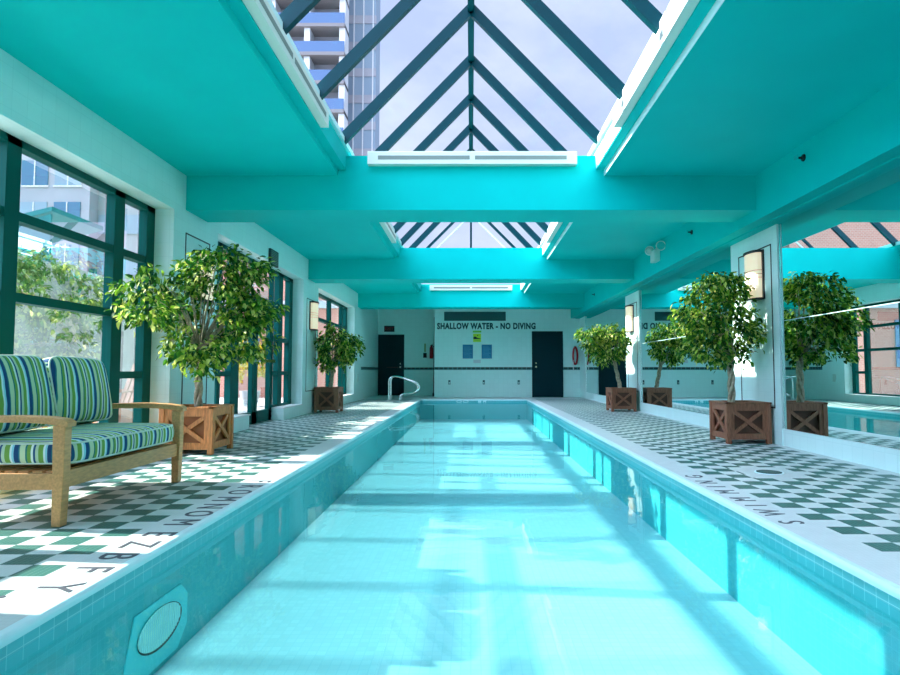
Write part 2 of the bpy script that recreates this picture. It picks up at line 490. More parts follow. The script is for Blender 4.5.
# coping: bullnose strip round the pool
def coping_run(mb, p0, p1, inward):
    p0 = Vector(p0); p1 = Vector(p1); i = Vector(inward)
    prof = [(-0.03, 0.0), (0.0, 0.001)] + [(0.018 * math.sin(a), -0.018 + 0.019 * math.cos(a)) for a in [R(q) for q in (20, 45, 70, 90)]] + [(0.018, -0.032), (0.0, -0.034), (-0.03, -0.034)]
    vs = []
    for q in (p0, p1):
        for a, z in prof: vs.append((q.x + i.x * a, q.y + i.y * a, z))
    n = len(prof)
    fs = [tuple(range(n)), tuple(range(2 * n - 1, n - 1, -1))] + [(k, k + n, (k + 1) % n + n, (k + 1) % n) for k in range(n)]
    mb.add(vs, fs)
c = MB()
coping_run(c, (PX0, PY0, 0), (PX0, PY1, 0), (1, 0, 0))
coping_run(c, (PX1, PY0, 0), (PX1, PY1, 0), (-1, 0, 0))
coping_run(c, (PX0, PY1, 0), (PX1, PY1, 0), (0, -1, 0))
coping_run(c, (PX0, PY0, 0), (PX1, PY0, 0), (0, 1, 0))
struct(c.build('trim_1', M['coping']), 'pale rounded coping edge round the pool', 'coping')
# waterline tile band
b = MB()
for x0, x1, y0, y1 in ((PX0 - 0.03, PX0, PY0, PY1), (PX1, PX1 + 0.03, PY0, PY1), (PX0 - 0.03, PX1 + 0.03, PY1, PY1 + 0.03), (PX0 - 0.03, PX1 + 0.03, PY0 - 0.03, PY0)):
    b.box(x0, x1, y0, y1, -0.125, -0.032)
struct(b.build('trim_2', M['poolband']), 'band of aqua tiles at the waterline of the pool', 'tile band')
# basin
b = MB()
b.box(PX0 - 0.1, PX1 + 0.1, PY0 - 0.1, PY1 + 0.1, PZ - 0.1, PZ)
struct(b.build('pool_floor', M['pool']), 'pale aqua mosaic floor of the swimming pool', 'pool floor')
b = MB()
b.box(PX0 - 0.1, PX0, PY0, PY1, PZ, -0.125); b.box(PX1, PX1 + 0.1, PY0, PY1, PZ, -0.125)
b.box(PX0 - 0.1, PX1 + 0.1, PY1, PY1 + 0.1, PZ, -0.125); b.box(PX0 - 0.1, PX1 + 0.1, PY0 - 0.1, PY0, PZ, -0.125)
struct(b.build('pool_basin', M['poolwall']), 'shade-tinted turquoise mosaic side walls of the long narrow pool', 'pool')
w = MB()
w.add([(PX0, PY0, WZ), (PX1, PY0, WZ), (PX1, PY1, WZ), (PX0, PY1, WZ)], [(0, 1, 2, 3)])
tag(w.build('pool_water', M['water']), 'calm clear turquoise water filling the swimming pool', 'water', kind='stuff')

# left wall with three window openings
WTOP, WSILL = 2.66, 0.20
OPEN = [(2.25, 6.65), (7.82, 11.87), (13.05, 17.12)]
XO = -3.62                      # outer face
DOORY = (9.07, 10.72)
w = MB()
w.box(XO, XL, Y0 - 0.3, YE + 0.3, WTOP, 3.4)
prev = Y0 - 0.3
for a, e in OPEN:
    w.box(XO, XL, prev, a, -0.05, WTOP)
    if a == 7.82:
        w.box(XO, XL, a, DOORY[0], -0.05, WSILL); w.box(XO, XL, DOORY[1], e, -0.05, WSILL)
    else:
        w.box(XO, XL, a, e, -0.05, WSILL)
    prev = e
w.box(XO, XL, prev, YE + 0.3, -0.05, WTOP)
struct(w.build('wall_left', M['wall']), 'white tiled wall on the left with tall green windows', 'wall')

# right wall (mirrors hang on it), soffit, pillars
w = MB()
w.box(XR, XR + 0.3, Y0 - 0.3, YE + 0.3, -0.05, 3.4)
w.box(XR - 0.04, XR, 7.04, 8.30, 0, 2.60)
w.box(XR - 0.04, XR, 12.90, 14.03, 0, 2.60)
w.box(XR - 0.04, XR, 19.05, 20.0, 0, 2.60)
struct(w.build('wall_right', M['wall']), 'white tiled wall on the right carrying the mirrors', 'wall')
w = MB(); w.box(XR - 0.03, XR, Y0, 7.04, 0, 0.195); w.box(XR - 0.03, XR, 8.30, 12.9, 0, 0.195); w.box(XR - 0.03, XR, 14.03, 19.05, 0, 0.195)
struct(w.build('baseboard_right', M['wall']), 'low white tiled kerb under the mirrors', 'baseboard')
w = MB(); w.box(XS, XR + 0.1, Y0, YE, 2.60, 3.36)
w.box(XS + 0.16, XR, Y0, 20.0, 2.585, 2.60)
struct(w.build('trim_3', M['teal']), 'teal bulkhead running above the mirrors', 'bulkhead')
# back walls
w = MB()
w.box(-1.21, XR, 20.0, YE, 0, 3.4)
struct(w.build('wall_back', M['wall']), 'white tiled end wall with the pool lettering', 'wall')
w = MB(); w.box(XL - 0.2, -1.0, 21.5, 21.8, 0, 3.4)
struct(w.build('wall_back_recess', M['wall']), 'recessed white tiled wall around the left rear door', 'wall')
w = MB(); w.box(XL - 0.3, XR + 0.3, Y0 - 0.3, Y0, -0.05, 3.4)
struct(w.build('wall_front', M['wall']), 'white tiled wall behind the viewpoint', 'wall')
# ceiling: two flat strips either side of the skylight, and the end
SX = 1.55; CX = 1.45; ZR0 = 3.40
c = MB()
c.box(XL, -SX, Y0, 17.6, ZC, ZC + 0.25); c.box(SX, XS, Y0, 17.6, ZC, ZC + 0.25)
c.box(XL, XS, 17.65, YE, ZC, ZC + 0.25)
c.box(XL - 0.3, -SX, Y0, 17.6, ZC + 0.2, ZR0); c.box(SX, XR + 0.3, Y0, 17.6, ZC + 0.2, ZR0)
c.box(XL - 0.3, XR + 0.3, 17.65, YE + 0.3, ZC + 0.2, ZR0)
struct(c.build('ceiling', M['teal']), 'flat teal ceiling either side of the skylight', 'ceiling')
# beams across the room
BEAMS = [(1.64, 2.22), (6.92, 7.50), (12.20, 12.78), (17.60, 18.20)]
for i, (a, e) in enumerate(BEAMS):
    b = MB(); b.box(XL, XS, a, e, 2.72, ZC)
    b.box(-SX - 0.02, SX + 0.02, a, e, ZC, 3.36)
    struct(b.build('trim_%d' % (4 + i), M['teal']), ['teal cross beam above the viewpoint', 'nearest teal cross beam under the skylight', 'second teal cross beam from the viewpoint', 'farthest teal cross beam in front of the end wall'][i], 'beam')
# skylight curbs: stepped in from the ceiling opening, one piece per side
def curb(side, name, m, lab):
    c = MB()
    segs = [(Y0, 1.64), (2.22, 6.92), (7.5, 12.2), (12.78, 17.6)]
    for a, e in segs:
        c.box(side * (SX - 0.006), side * (SX + 0.0), a, e, ZC, ZC + 0.069)
        c.box(side * CX, side * (SX + 0.0), a, e, ZC + 0.087, 3.36)
    c.box(side * CX, side * (SX + 0.12), Y0, 17.6, 3.36, ZR0 + 0.03)
    struct(c.build(name, m), lab, 'skylight curb')
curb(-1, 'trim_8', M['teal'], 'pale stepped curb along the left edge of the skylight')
curb(1, 'trim_9', M['curb'], 'stepped curb coloured sunlit white along the right edge of the skylight')  # sun glare is put into this curb's white; its left twin is teal
# corbel undersides in teal
for s, n_ in ((-1, 'trim_10'), (1, 'trim_11')):
    c = MB()
    for a, e in [(Y0, 1.64), (2.22, 6.92), (7.5, 12.2), (12.78, 17.6)]:
        c.box(s * CX, s * (SX - 0.002), a, e, ZC + 0.070, ZC + 0.086)
    struct(c.build(n_, M['teal']), ('left' if s < 0 else 'right') + ' teal corbel underside of the skylight curb', 'trim')
# end curb of skylight (with the glazing stop)

# skylight glazing
ZF, ZRG = 3.45, 4.97
RS = 1.115; RY = [4.45 + RS * k for k in range(-6, 9)]; YG = 14.6
sk = empty('window_4', (0, 7, ZF)); struct(sk, 'long pitched glass skylight over the pool with dark teal rafters', 'skylight')
def loc(o, q):      # keep world-space meshes under an empty
    o.matrix_parent_inverse = Matrix.Translation(-Vector(q)); return o
SKQ = (0, 7, ZF)
b = MB(); b.bar((0, Y0, ZRG), (0, YG, ZRG), 0.075, 0.09); loc(b.build('ridge_beam', M['rafter'], sk), SKQ)
for s in (-1, 1):
    b = MB(); b.bar((s * CX, Y0, ZF), (s * CX, 17.6, ZF), 0.07, 0.06); loc(b.build('eave_rail', M['curb'], sk), SKQ)
    up = (-s * 1.52, 0, 1.45)
    for yy in RY:
        b = MB(); b.bar((s * CX, yy, ZF), (0, yy, ZRG), 0.062, 0.11, up=(s * 1.0, 0, 0.95)); loc(b.build('rafter', M['rafter'], sk), SKQ)
    g = MB(); g.add([(s * CX, Y0, ZF + 0.06), (s * CX, YG, ZF + 0.06), (0, YG, ZRG + 0.06), (0, Y0, ZRG + 0.06)], [(0, 1, 2, 3)])
    loc(g.build('glass', M['skyglass'], sk), SKQ)
b = MB()
for s in (-1, 1):
    b.bar((s * CX, YG, ZF), (0, YG, ZRG - 0.05), 0.05, 0.06)
loc(b.build('gable_frame', M['rafter'], sk), SKQ)
b = MB()
for s in (-1, 1):
    b.bar((s * (CX - 0.22), YG, ZF), (0, YG, ZRG - 0.30), 0.03, 0.03)
loc(b.build('gable_inner_frame', M['white'], sk), SKQ)
b = MB(); b.bar((0, YG, ZF - .05), (0, YG, ZRG), 0.05, 0.05, up=(1, 0, 0)); loc(b.build('gable_post', M['rafter'], sk), SKQ)
g = MB(); g.add([(-CX, YG + .02, ZF), (CX, YG + .02, ZF), (0, YG + .02, ZRG)], [(0, 1, 2)]); loc(g.build('gable_glass', M['skyglass'], sk), SKQ)
# flat glazing beyond the gable
g = MB(); g.add([(-CX, YG, ZF + .02), (CX, YG, ZF + .02), (CX, 17.6, ZF + .02), (-CX, 17.6, ZF + .02)], [(0, 1, 2, 3)]); loc(g.build('flat_glass', M['skyglass'], sk), SKQ)
for yy in (15.6, 16.6):
    b = MB(); b.bar((-CX, yy, ZF), (CX, yy, ZF), 0.05, 0.06); loc(b.build('flat_glazing_bar', M['rafter'], sk), SKQ)
g = MB(); g.add([(-CX, Y0, ZF), (CX, Y0, ZF), (0, Y0, ZRG)], [(0, 1, 2)]); loc(g.build('gable_glass', M['skyglass'], sk), SKQ)

# windows in the left wall
XW0, XW1 = -3.60, -3.51
TR = [0.82, 1.43, 2.06]
def post(mb, y0, y1, z0=WSILL, z1=WTOP): mb.box(XW0, XW1, y0, y1, z0, z1)
def window(name, label, posts, skip=None, narrow=None, door=None):
    q = (XW0, posts[0][0], WSILL)
    w = empty(name, q); struct(w, label, 'window')
    lo, hi = posts[0][0], posts[-1][1]
    fr = MB(); fr.box(XW0, XW1, lo, hi, WTOP - 0.06, WTOP)
    for i in range(len(posts) - 1):
        if door and posts[i] == door[0]: continue
        fr.box(XW0, XW1, posts[i][1], posts[i + 1][0], WSILL, WSILL + 0.06)
    loc(fr.build('frame_rail', M['frame'], w), q)
    for a, e in posts:
        p_ = MB(); post(p_, a, e, 0.0 if door and (a, e) in door else WSILL); loc(p_.build('mullion', M['frame'], w), q)
    for zt in TR:
        for i in range(len(posts) - 1):
            if door and posts[i] == door[0]:
                if zt < 2.0: continue
            b = MB(); b.box(XW0 - 0.02, XW1 - 0.005, posts[i][1], posts[i + 1][0], zt - 0.036, zt + 0.036)
            wide = posts[i + 1][0] - posts[i][1] > 0.8
            if zt == 0.82 and wide and not door: continue
            loc(b.build('transom', M['frame'], w), q)
    for i in range(len(posts) - 1):
        g = MB(); z0 = 2.06 if door and posts[i] == door[0] else WSILL
        g.add([(-3.56, posts[i][1], z0), (-3.56, posts[i + 1][0], z0), (-3.56, posts[i + 1][0], WTOP), (-3.56, posts[i][1], WTOP)], [(0, 1, 2, 3)])
        loc(g.build('pane', M['glass'], w), q)
    return w
window('window_1', 'nearest tall green window behind the striped sofa', [(2.25, 2.41), (2.98, 3.13), (4.50, 4.65), (5.90, 6.07), (6.49, 6.65)])
window('window_2', 'middle green window set around the glazed terrace door', [(7.82, 7.98), (8.38, 8.50), (8.86, 9.07), (10.72, 10.74), (11.02, 11.26), (11.66, 11.87)], door=((8.86, 9.07), (10.72, 10.74)))
window('window_3', 'farthest green window beyond the glazed door', [(13.05, 13.21), (13.65, 13.80), (15.02, 15.17), (16.42, 16.57), (16.96, 17.12)])
# sills
w = MB()
for a, e in OPEN:
    if a == 7.82: w.box(XW1, XL + 0.02, a + .001, DOORY[0], WSILL, WSILL + 0.02); w.box(XW1, XL + 0.02, DOORY[1], e - .001, WSILL, WSILL + 0.02)
    else: w.box(XW1, XL + 0.02, a + .001, e - .001, WSILL, WSILL + 0.02)
struct(w.build('trim_13', M['white']), 'white sills below the left windows', 'window sill')

# glazed terrace door
d = empty('door_3', (XW0, DOORY[0], 0)); struct(d, 'green framed glazed door to the terrace', 'door')
q = (XW0, DOORY[0], 0)
for a, e in ((9.09, 9.88), (9.90, 10.70)):
    b = MB(); b.box(XW0 + .01, XW1 - .01, a, a + 0.11, 0.01, 2.03); b.box(XW0 + .01, XW1 - .01, e - 0.11, e, 0.01, 2.03)
    b.box(XW0 + .01, XW1 - .01, a, e, 0.01, 0.2); b.box(XW0 + .01, XW1 - .01, a, e, 1.93, 2.03)
    lf = loc(b.build('door_leaf', M['frame'], d), q)
    g = MB(); g.add([(-3.555, a + .11, .2), (-3.555, e - .11, .2), (-3.555, e - .11, 1.93), (-3.555, a + .11, 1.93)], [(0, 1, 2, 3)])
    g.build('pane', M['glass'], lf)
    g = MB(); g.bar((-3.46, a + 0.03, 1.03), (-3.46, e - 0.03, 1.03), 0.03, 0.05); g.build('push_bar', M['chrome'], lf)

# solid doors in the back walls
def door(name, x0, x1, y, zt, label, hx):
    d = empty(name, ((x0 + x1) / 2, y, 0)); struct(d, label, 'door')
    q = ((x0 + x1) / 2, y, 0)
    b = MB(); b.box(x0, x1, y - 0.02, y, 0.005, zt); loc(b.build('door_leaf', M['doorteal'], d), q)
    b = MB(); b.box(x0 - .05, x0, y - .035, y, 0, zt + .05); b.box(x1, x1 + .05, y - .035, y, 0, zt + .05); b.box(x0, x1, y - .035, y, zt, zt + .05)
    loc(b.build('door_frame', M['doorteal'], d), q)
    b = MB(); b.disc((hx, y - .02, 1.0), (0, -1, 0), 0.03, 0.05, 12); b.disc((hx, y - .02, 1.12), (0, -1, 0), 0.022, 0.02, 12)
    loc(b.build('door_handle', M['chrome'], d), q)
door('door_1', -3.24, -2.42, 21.5, 2.10, 'dark teal door in the left rear recess', -2.5)
b = MB(); b.box(-2.98, -2.58, 21.468, 21.48, 0.98, 1.0); b.box(-2.98, -2.58, 21.44, 21.47, 0.975, 1.005)
struct(b.build('trim_14', M['black']), 'dark push bar on the left rear door', 'push bar')
door('door_2', 2.06, 2.98, 20.0, 2.12, 'dark teal door right of the end wall lettering', 2.14)

# dark tile stripe
def stripe(name, segs, lab):
    b = MB()
    for (x0, x1, y0, y1) in segs: b.box(x0, x1, y0, y1, 0.895, 0.985)
    struct(b.build(name, M['stripe_tile']), lab, 'tile stripe')
M['stripe_tile'] = tile_mat('dark_stripe_tile', (0.002, 0.022, 0.026), (0.08, 0.30, 0.30), 0.152, 0.12, 0.3, 0.1)
stripe('trim_15', [(-1.21, 2.01, 19.992, 20.0), (3.03, 3.60, 19.992, 20.0)], 'dark tile stripe across the end wall')
stripe('trim_16', [(XL, -3.19, 21.492, 21.5), (-2.37, -1.21, 21.492, 21.5), (XL, XL + .008, 18.2, 21.5)], 'dark tile stripe across the left rear recess')

# black outlines on the pilasters
def outline(name, x, y0, y1, z0, z1, lab, s):
    b = MB(); w_ = 0.014; xx = (x, x + s * 0.006)
    b.box(*xx, y0, y0 + w_, z0, z1); b.box(*xx, y1 - w_, y1, z0, z1); b.box(*xx, y0, y1, z1 - w_, z1); b.box(*xx, y0, y1, z0, z0 + w_)
    struct(b.build(name, M['black']), lab, 'panel joint')
outline('trim_17', XL, 6.93, 7.58, 0.45, 2.46, 'thin black panel outline on the pilaster behind the left potted tree', 1)
outline('trim_18', XL, 12.12, 12.84, 0.45, 2.33, 'thin black panel outline on the far left pilaster', 1)
outline('trim_19', XR - 0.04, 7.18, 8.06, 0.42, 2.38, 'thin black panel outline on the nearest right pillar', -1)
outline('trim_20', XR - 0.04, 13.06, 13.85, 0.42, 2.36, 'thin black panel outline on the far right pillar', -1)

# ============================================================ LARGE THINGS
# mirrors
def mirror(y0, y1, lab, near):
    q = (XR, y0, 0.2)
    e = empty('wall_mirror', q); tag(e, lab, 'mirror', 'mirrors along the right wall')
    for a, c_ in ((0.2, 1.437), (1.445, 2.60)):
        b = MB(); b.box(XR - 0.012, XR, y0 + 0.006, y1 - 0.006, a, c_); loc(b.build('mirror_pane', M['mirror'], e), q)
    b = MB(); b.box(XR - 0.014, XR, y0 + 0.006, y1 - 0.006, 1.437, 1.445); loc(tag(b.build('seam_strip', M['seam'], e), 'pale seam between the panes'), q)
    b = MB(); b.box(XR - 0.02, XR, y0, y0 + 0.006, 0.2, 2.6); b.box(XR - 0.02, XR, y1 - 0.006, y1, 0.2, 2.6); b.box(XR - 0.018, XR, y0, y1, 0.194, 0.2)
    loc(b.build('edge_strip', M['chrome'], e), q)
mirror(Y0 + 0.02, 7.04, 'nearest large wall mirror, cut by the right edge of the view', True)
mirror(8.30, 12.90, 'middle wall mirror between the two white pillars', False)
mirror(14.03, 19.05, 'farthest wall mirror behind the far right potted tree', False)

# sconces
def sconce(x, y, z0, z1, s, lab):
    """s = +1 sticks out towards +x"""
    hw = 0.165
    q = (x, y, z0)
    e = empty('wall_sconce', q); tag(e, lab, 'wall lamp', 'curved cream wall sconces')
    def half(r, zz0, zz1, d, mb):
        n = 12; pts = [(x + s * 0.012, y - hw * r)]
        for k in range(n + 1):
            a = math.pi * k / n
            pts.append((x + s * (0.02 + d * math.sin(a) ** 0.6), y - hw * r * math.cos(a)))
        pts.append((x + s * 0.012, y + hw * r))
        mb.prism(pts, 'z', zz0, zz1)
    b = MB(); half(1.0, z0 + .02, z1 - .03, 0.10, b); loc(b.build('shade', M['sconce'], e), q)
    for k in range(3):
        b = MB(); zz = z0 + (z1 - z0) * 0.44 + k * 0.045; half(1.015, zz, zz + 0.006, 0.102, b); loc(b.build('brass_line', M['brass'], e), q)
    b = MB(); b.box(x, x + s * 0.02, y - hw - 0.03, y + hw + 0.03, z0, z1); loc(b.build('back_plate', M['black'], e), q)
    b = MB(); half(1.12, z1 - .03, z1, 0.115, b); loc(b.build('top_cap', M['black'], e), q)
    b = MB(); half(1.12, z0, z0 + .02, 0.105, b); loc(b.build('bottom_cap', M['black'], e), q)
sconce(XL, 7.38, 1.70, 2.31, 1, 'cream wall sconce half hidden behind the largest left tree')
sconce(XL, 12.52, 1.70, 2.29, 1, 'cream wall sconce on the far left pilaster by the smaller tree')
sconce(XR - 0.04, 7.55, 1.74, 2.35, -1, 'cream wall sconce on the nearest right pillar, largest of the four')
sconce(XR - 0.04, 13.5, 1.72, 2.32, -1, 'cream wall sconce on the far right pillar')

# linear air diffusers on the skylight curbs
def diffuser(p0, p1, inward, zc, lab, slots=2, lit=False):
    p0 = Vector((*p0, zc)); p1 = Vector((*p1, zc)); i = Vector((*inward, 0)); d = (p1 - p0); L = d.length; d.normalize()
    q = p0.copy()
    e = empty('air_diffuser', q); tag(e, lab, 'air diffuser', 'long slotted air diffusers around the skylight')
    b = MB(); c0 = p0 + i * 0.04; c1 = p1 + i * 0.04
    b.bar(c0, c1, 0.08, 0.15); loc(b.build('housing', M['cream'], e, 0.004), q)
    n = max(1, round(L / (1.16 if L < 4 else 1.5))); g = 0.03
    for k in range(n):
        a = p0 + d * (L * k / n + (g if k else 0.12)); c_ = p0 + d * (L * (k + 1) / n - (g if k < n - 1 else 0.12))
        b = MB(); b.bar(a + i * 0.081, c_ + i * 0.081, 0.004, 0.045); loc(b.build('slot', M['slot'], e), q)
diffuser((-CX, -1.0), (-CX, 1.62), (1, 0), 3.30, 'cream slotted diffuser on the left curb above the viewpoint')
diffuser((-CX, 2.24), (-CX, 5.72), (1, 0), 3.275, 'cream slotted diffuser along the left edge of the near skylight')
diffuser((CX, 5.72), (CX, 2.24), (-1, 0), 3.275, 'cream slotted diffuser in sun along the right edge of the near skylight')
diffuser((-1.19, 6.92), (1.22, 6.92), (0, -1), 3.31, 'cream slotted diffuser on the face of the nearest beam')
diffuser((-CX, 7.6), (-CX, 11.0), (1, 0), 3.275, 'cream slotted diffuser along the left edge of the second skylight bay')
diffuser((CX, 11.0), (CX, 7.6), (-1, 0), 3.275, 'cream slotted diffuser along the right edge of the second skylight bay')
diffuser((-1.2, 17.6), (1.2, 17.6), (0, -1), 3.28, 'cream slotted diffuser on the farthest beam above the lettering')

# ------------------------------------------------------------ sofa
SY0, SY1 = 3.39, 4.79
sofa = empty('garden_sofa', (-2.7, (SY0 + SY1) / 2, 0))
tag(sofa, 'teak two seater garden sofa by the nearest left window', 'sofa')
SQ = (-2.7, (SY0 + SY1) / 2, 0)
for yy in (SY0 + .03, SY1 - .03):
    b = MB(); b.prism([(-2.315, 0.0), (-2.265, 0.0), (-2.255, 0.30), (-2.255, 0.555), (-2.325, 0.555), (-2.320, 0.3)], 'y', yy - .03, yy + .03)
    loc(b.build('front_leg', M['teak'], sofa, 0.004), SQ)
    b = MB(); b.prism([(-3.08, 0.0), (-3.03, 0.0), (-2.98, 0.45), (-3.06, 0.95), (-3.11, 0.95), (-3.04, 0.45)], 'y', yy - .028, yy + .028)
    loc(b.build('rear_leg', M['teak'], sofa, 0.004), SQ)
    # arm: gently arched board, dropping round the front
    pts = [(-3.09, .585), (-2.9, .60), (-2.7, .61), (-2.5, .612), (-2.35, .605), (-2.26, .592), (-2.235, .575), (-2.235, .548), (-2.26, .550), (-2.35, .565), (-2.5, .574), (-2.7, .572), (-2.9, .562), (-3.09, .548)]
    b = MB(); b.prism(pts, 'y', yy - .038, yy + .038); loc(b.build('armrest', M['teak'], sofa, 0.004), SQ)
    b = MB(); b.box(-3.0, -2.32, yy - .015, yy + .015, .20, .29); loc(b.build('side_rail', M['teak'], sofa, 0.003), SQ)
b = MB(); b.box(-2.305, -2.275, SY0 + .06, SY1 - .06, .205, .30); loc(b.build('front_rail', M['teak'], sofa, 0.003), SQ)
b = MB(); b.box(-3.04, -3.01, SY0 + .055, SY1 - .055, .205, .30); loc(b.build('rear_rail', M['teak'], sofa, 0.003), SQ)
b = MB()
for k in range(9): b.box(-3.0 + k * .077, -3.0 + k * .077 + .055, SY0 + .045, SY1 - .045, .285, .300)
loc(b.build('seat_slats', M['teak'], sofa), SQ)
# crest rail bowed in the middle
n = 16; top = []; bot = []
for k in range(n + 1):
    u = k / n; yy = SY0 + .03 + (SY1 - SY0 - .06) * u
    top.append((yy, .925 + .035 * math.sin(math.pi * u))); bot.append((yy, .86 + .02 * math.sin(math.pi * u)))
b = MB(); b.prism(top + bot[::-1], 'x', -3.105, -3.070); loc(b.build('crest_rail', M['teak'], sofa, 0.004), SQ)
b = MB()
for k in range(12):
    yy = SY0 + .11 + k * (SY1 - SY0 - .22) / 11
    b.bar((-3.03, yy, .28), (-3.085, yy, .87), 0.035, 0.016, up=(1, 0, 0))
loc(b.build('back_slats', M['teak'], sofa), SQ)

def cushion(name, sx, sy, sz, m, exp=0.32, puff=0.02):
    """rounded boxed cushion centred on its own origin"""
    bm = bmesh.new(); bmesh.ops.create_cube(bm, size=2.0)
    bmesh.ops.subdivide_edges(bm, edges=bm.edges, cuts=11, use_grid_fill=True)
    for v in bm.verts:
        x, y, z = v.co
        r = Vector((x, y, z)); k = (abs(x) ** 7 + abs(y) ** 7 + abs(z) ** 7) ** (1 / 7)
        r = r / k
        bul = (1 - r.x ** 2) * (1 - r.y ** 2)
        r.z *= 1 + puff / sz * 2 * bul
        bul = (1 - r.z ** 2) * 0.03
        r.x *= 1 + bul; r.y *= 1 + bul
        v.co = (r.x * sx / 2, r.y * sy / 2, r.z * sz / 2)
    me = bpy.data.meshes.new(name); bm.to_mesh(me); bm.free()
    for q_ in me.polygons: q_.use_smooth = True
    me.materials.append(m)
    o = bpy.data.objects.new(name, me); COL.objects.link(o)
    return o
def piping(sx, sy, z, m, parent, r=0.006):
    pts = []; ex = 0.29; n = 48
    for k in range(n + 1):
        a = 2 * math.pi * k / n; c_, s_ = math.cos(a), math.sin(a)
        pts.append((sx / 2 * math.copysign(abs(c_) ** ex, c_), sy / 2 * math.copysign(abs(s_) ** ex, s_), z))
    b = MB(); b.tube(pts, r, 6, cap=False)
    return b.build('piping', m, parent)
M['pipe'] = mat('pale_piping', (0.62, 0.74, 0.62), 0.9)
sc = cushion('seat_cushion', 0.74, 1.25, 0.155, M['stripe'], puff=0.012)
sc.location = (-2.618, 4.09, 0.392); tag(sc, 'long striped seat cushion on the teak sofa', 'cushion', 'striped sofa cushions')
piping(0.745, 1.255, 0.055, M['pipe'], sc); piping(0.745, 1.255, -0.055, M['pipe'], sc)
for yy, lab, rz, m_ in ((3.755, 'striped back cushion on the left of the sofa, cut by the view edge', 0.02, 'stripe_back'), (4.405, 'striped back cushion on the right of the sofa', -0.03, 'stripe_back')):
    c = cushion('back_cushion', 0.46, 0.62, 0.17, M[m_], puff=0.03)
    # stands on edge: local x -> up, local z -> thickness
    mm = Matrix.Translation((-2.868, yy, 0.716)) @ Matrix.Rotation(rz, 4, 'X') @ Matrix.Rotation(R(-(90 + 13)), 4, 'Y')
    c.matrix_world = mm
    tag(c, lab, 'cushion', 'striped sofa cushions')
    piping(0.465, 0.625, 0.055, M['pipe'], c); piping(0.465, 0.625, -0.055, M['pipe'], c)

# ------------------------------------------------------------ planters with ficus trees
def leaf_cloud(rnd, lobes, n, size, mb, core=0.0, xlim=None, clump=None):
    """leaves gathered in clumps at the twig ends of each lobe"""
    tot = sum(l[6] for l in lobes); subs = []
    for _ in range(max(6, n // 34)):
        r_ = rnd.random() * tot
        for l in lobes:
            r_ -= l[6]
            if r_ <= 0: break
        while True:
            v = Vector((rnd.uniform(-1, 1), rnd.uniform(-1, 1), rnd.uniform(-1, 1)))
            if 0.02 < v.length < 1: break
        v = v.normalized() * v.length ** 0.5
        subs.append((Vector((l[0] + v.x * l[3], l[1] + v.y * l[4], l[2] + v.z * l[5])), v, rnd.uniform(.6, 1.3)))
    for _ in range(n):
        sc_, v0, w_ = rnd.choice(subs)
        g = Vector((rnd.gauss(0, 1), rnd.gauss(0, 1), rnd.gauss(0, .75))) * size * .95 * w_
        if g.length > size * 2.0: g *= .5
        c = sc_ + g
        v = v0 + g * 2
        if xlim and not (xlim[0] < c.x < xlim[1]): continue
        # leaf frame: droops outwards and down
        out = Vector((v.x, v.y, 0)) + Vector((rnd.uniform(-.8, .8), rnd.uniform(-.8, .8), 0))
        if out.length < .05: out = Vector((1, 0, 0))
        d = (out.normalized() * rnd.uniform(.2, 1) + Vector((0, 0, rnd.uniform(-1.2, .3)))).normalized()
        up = Vector((rnd.uniform(-.7, .7), rnd.uniform(-.7, .7), 1)).normalized()
        r = d.cross(up)
        if r.length < .05: continue
        r.normalize(); u = r.cross(d)
        L = size * rnd.uniform(.7, 1.25); W = L * .26
        a = c; e = c + d * L - u * L * .12
        m1 = c + d * L * .4; m2 = c + d * L * .75 - u * L * .03
        vs = [a, m1 + r * W + u * W * .35, m1, m1 - r * W + u * W * .35, m2 + r * W * .65 + u * W * .2, m2, m2 - r * W * .65 + u * W * .2, e]
        mb.add(vs, [(0, 1, 2), (0, 2, 3), (1, 4, 5, 2), (2, 5, 6, 3), (4, 7, 5), (5, 7, 6)], False)

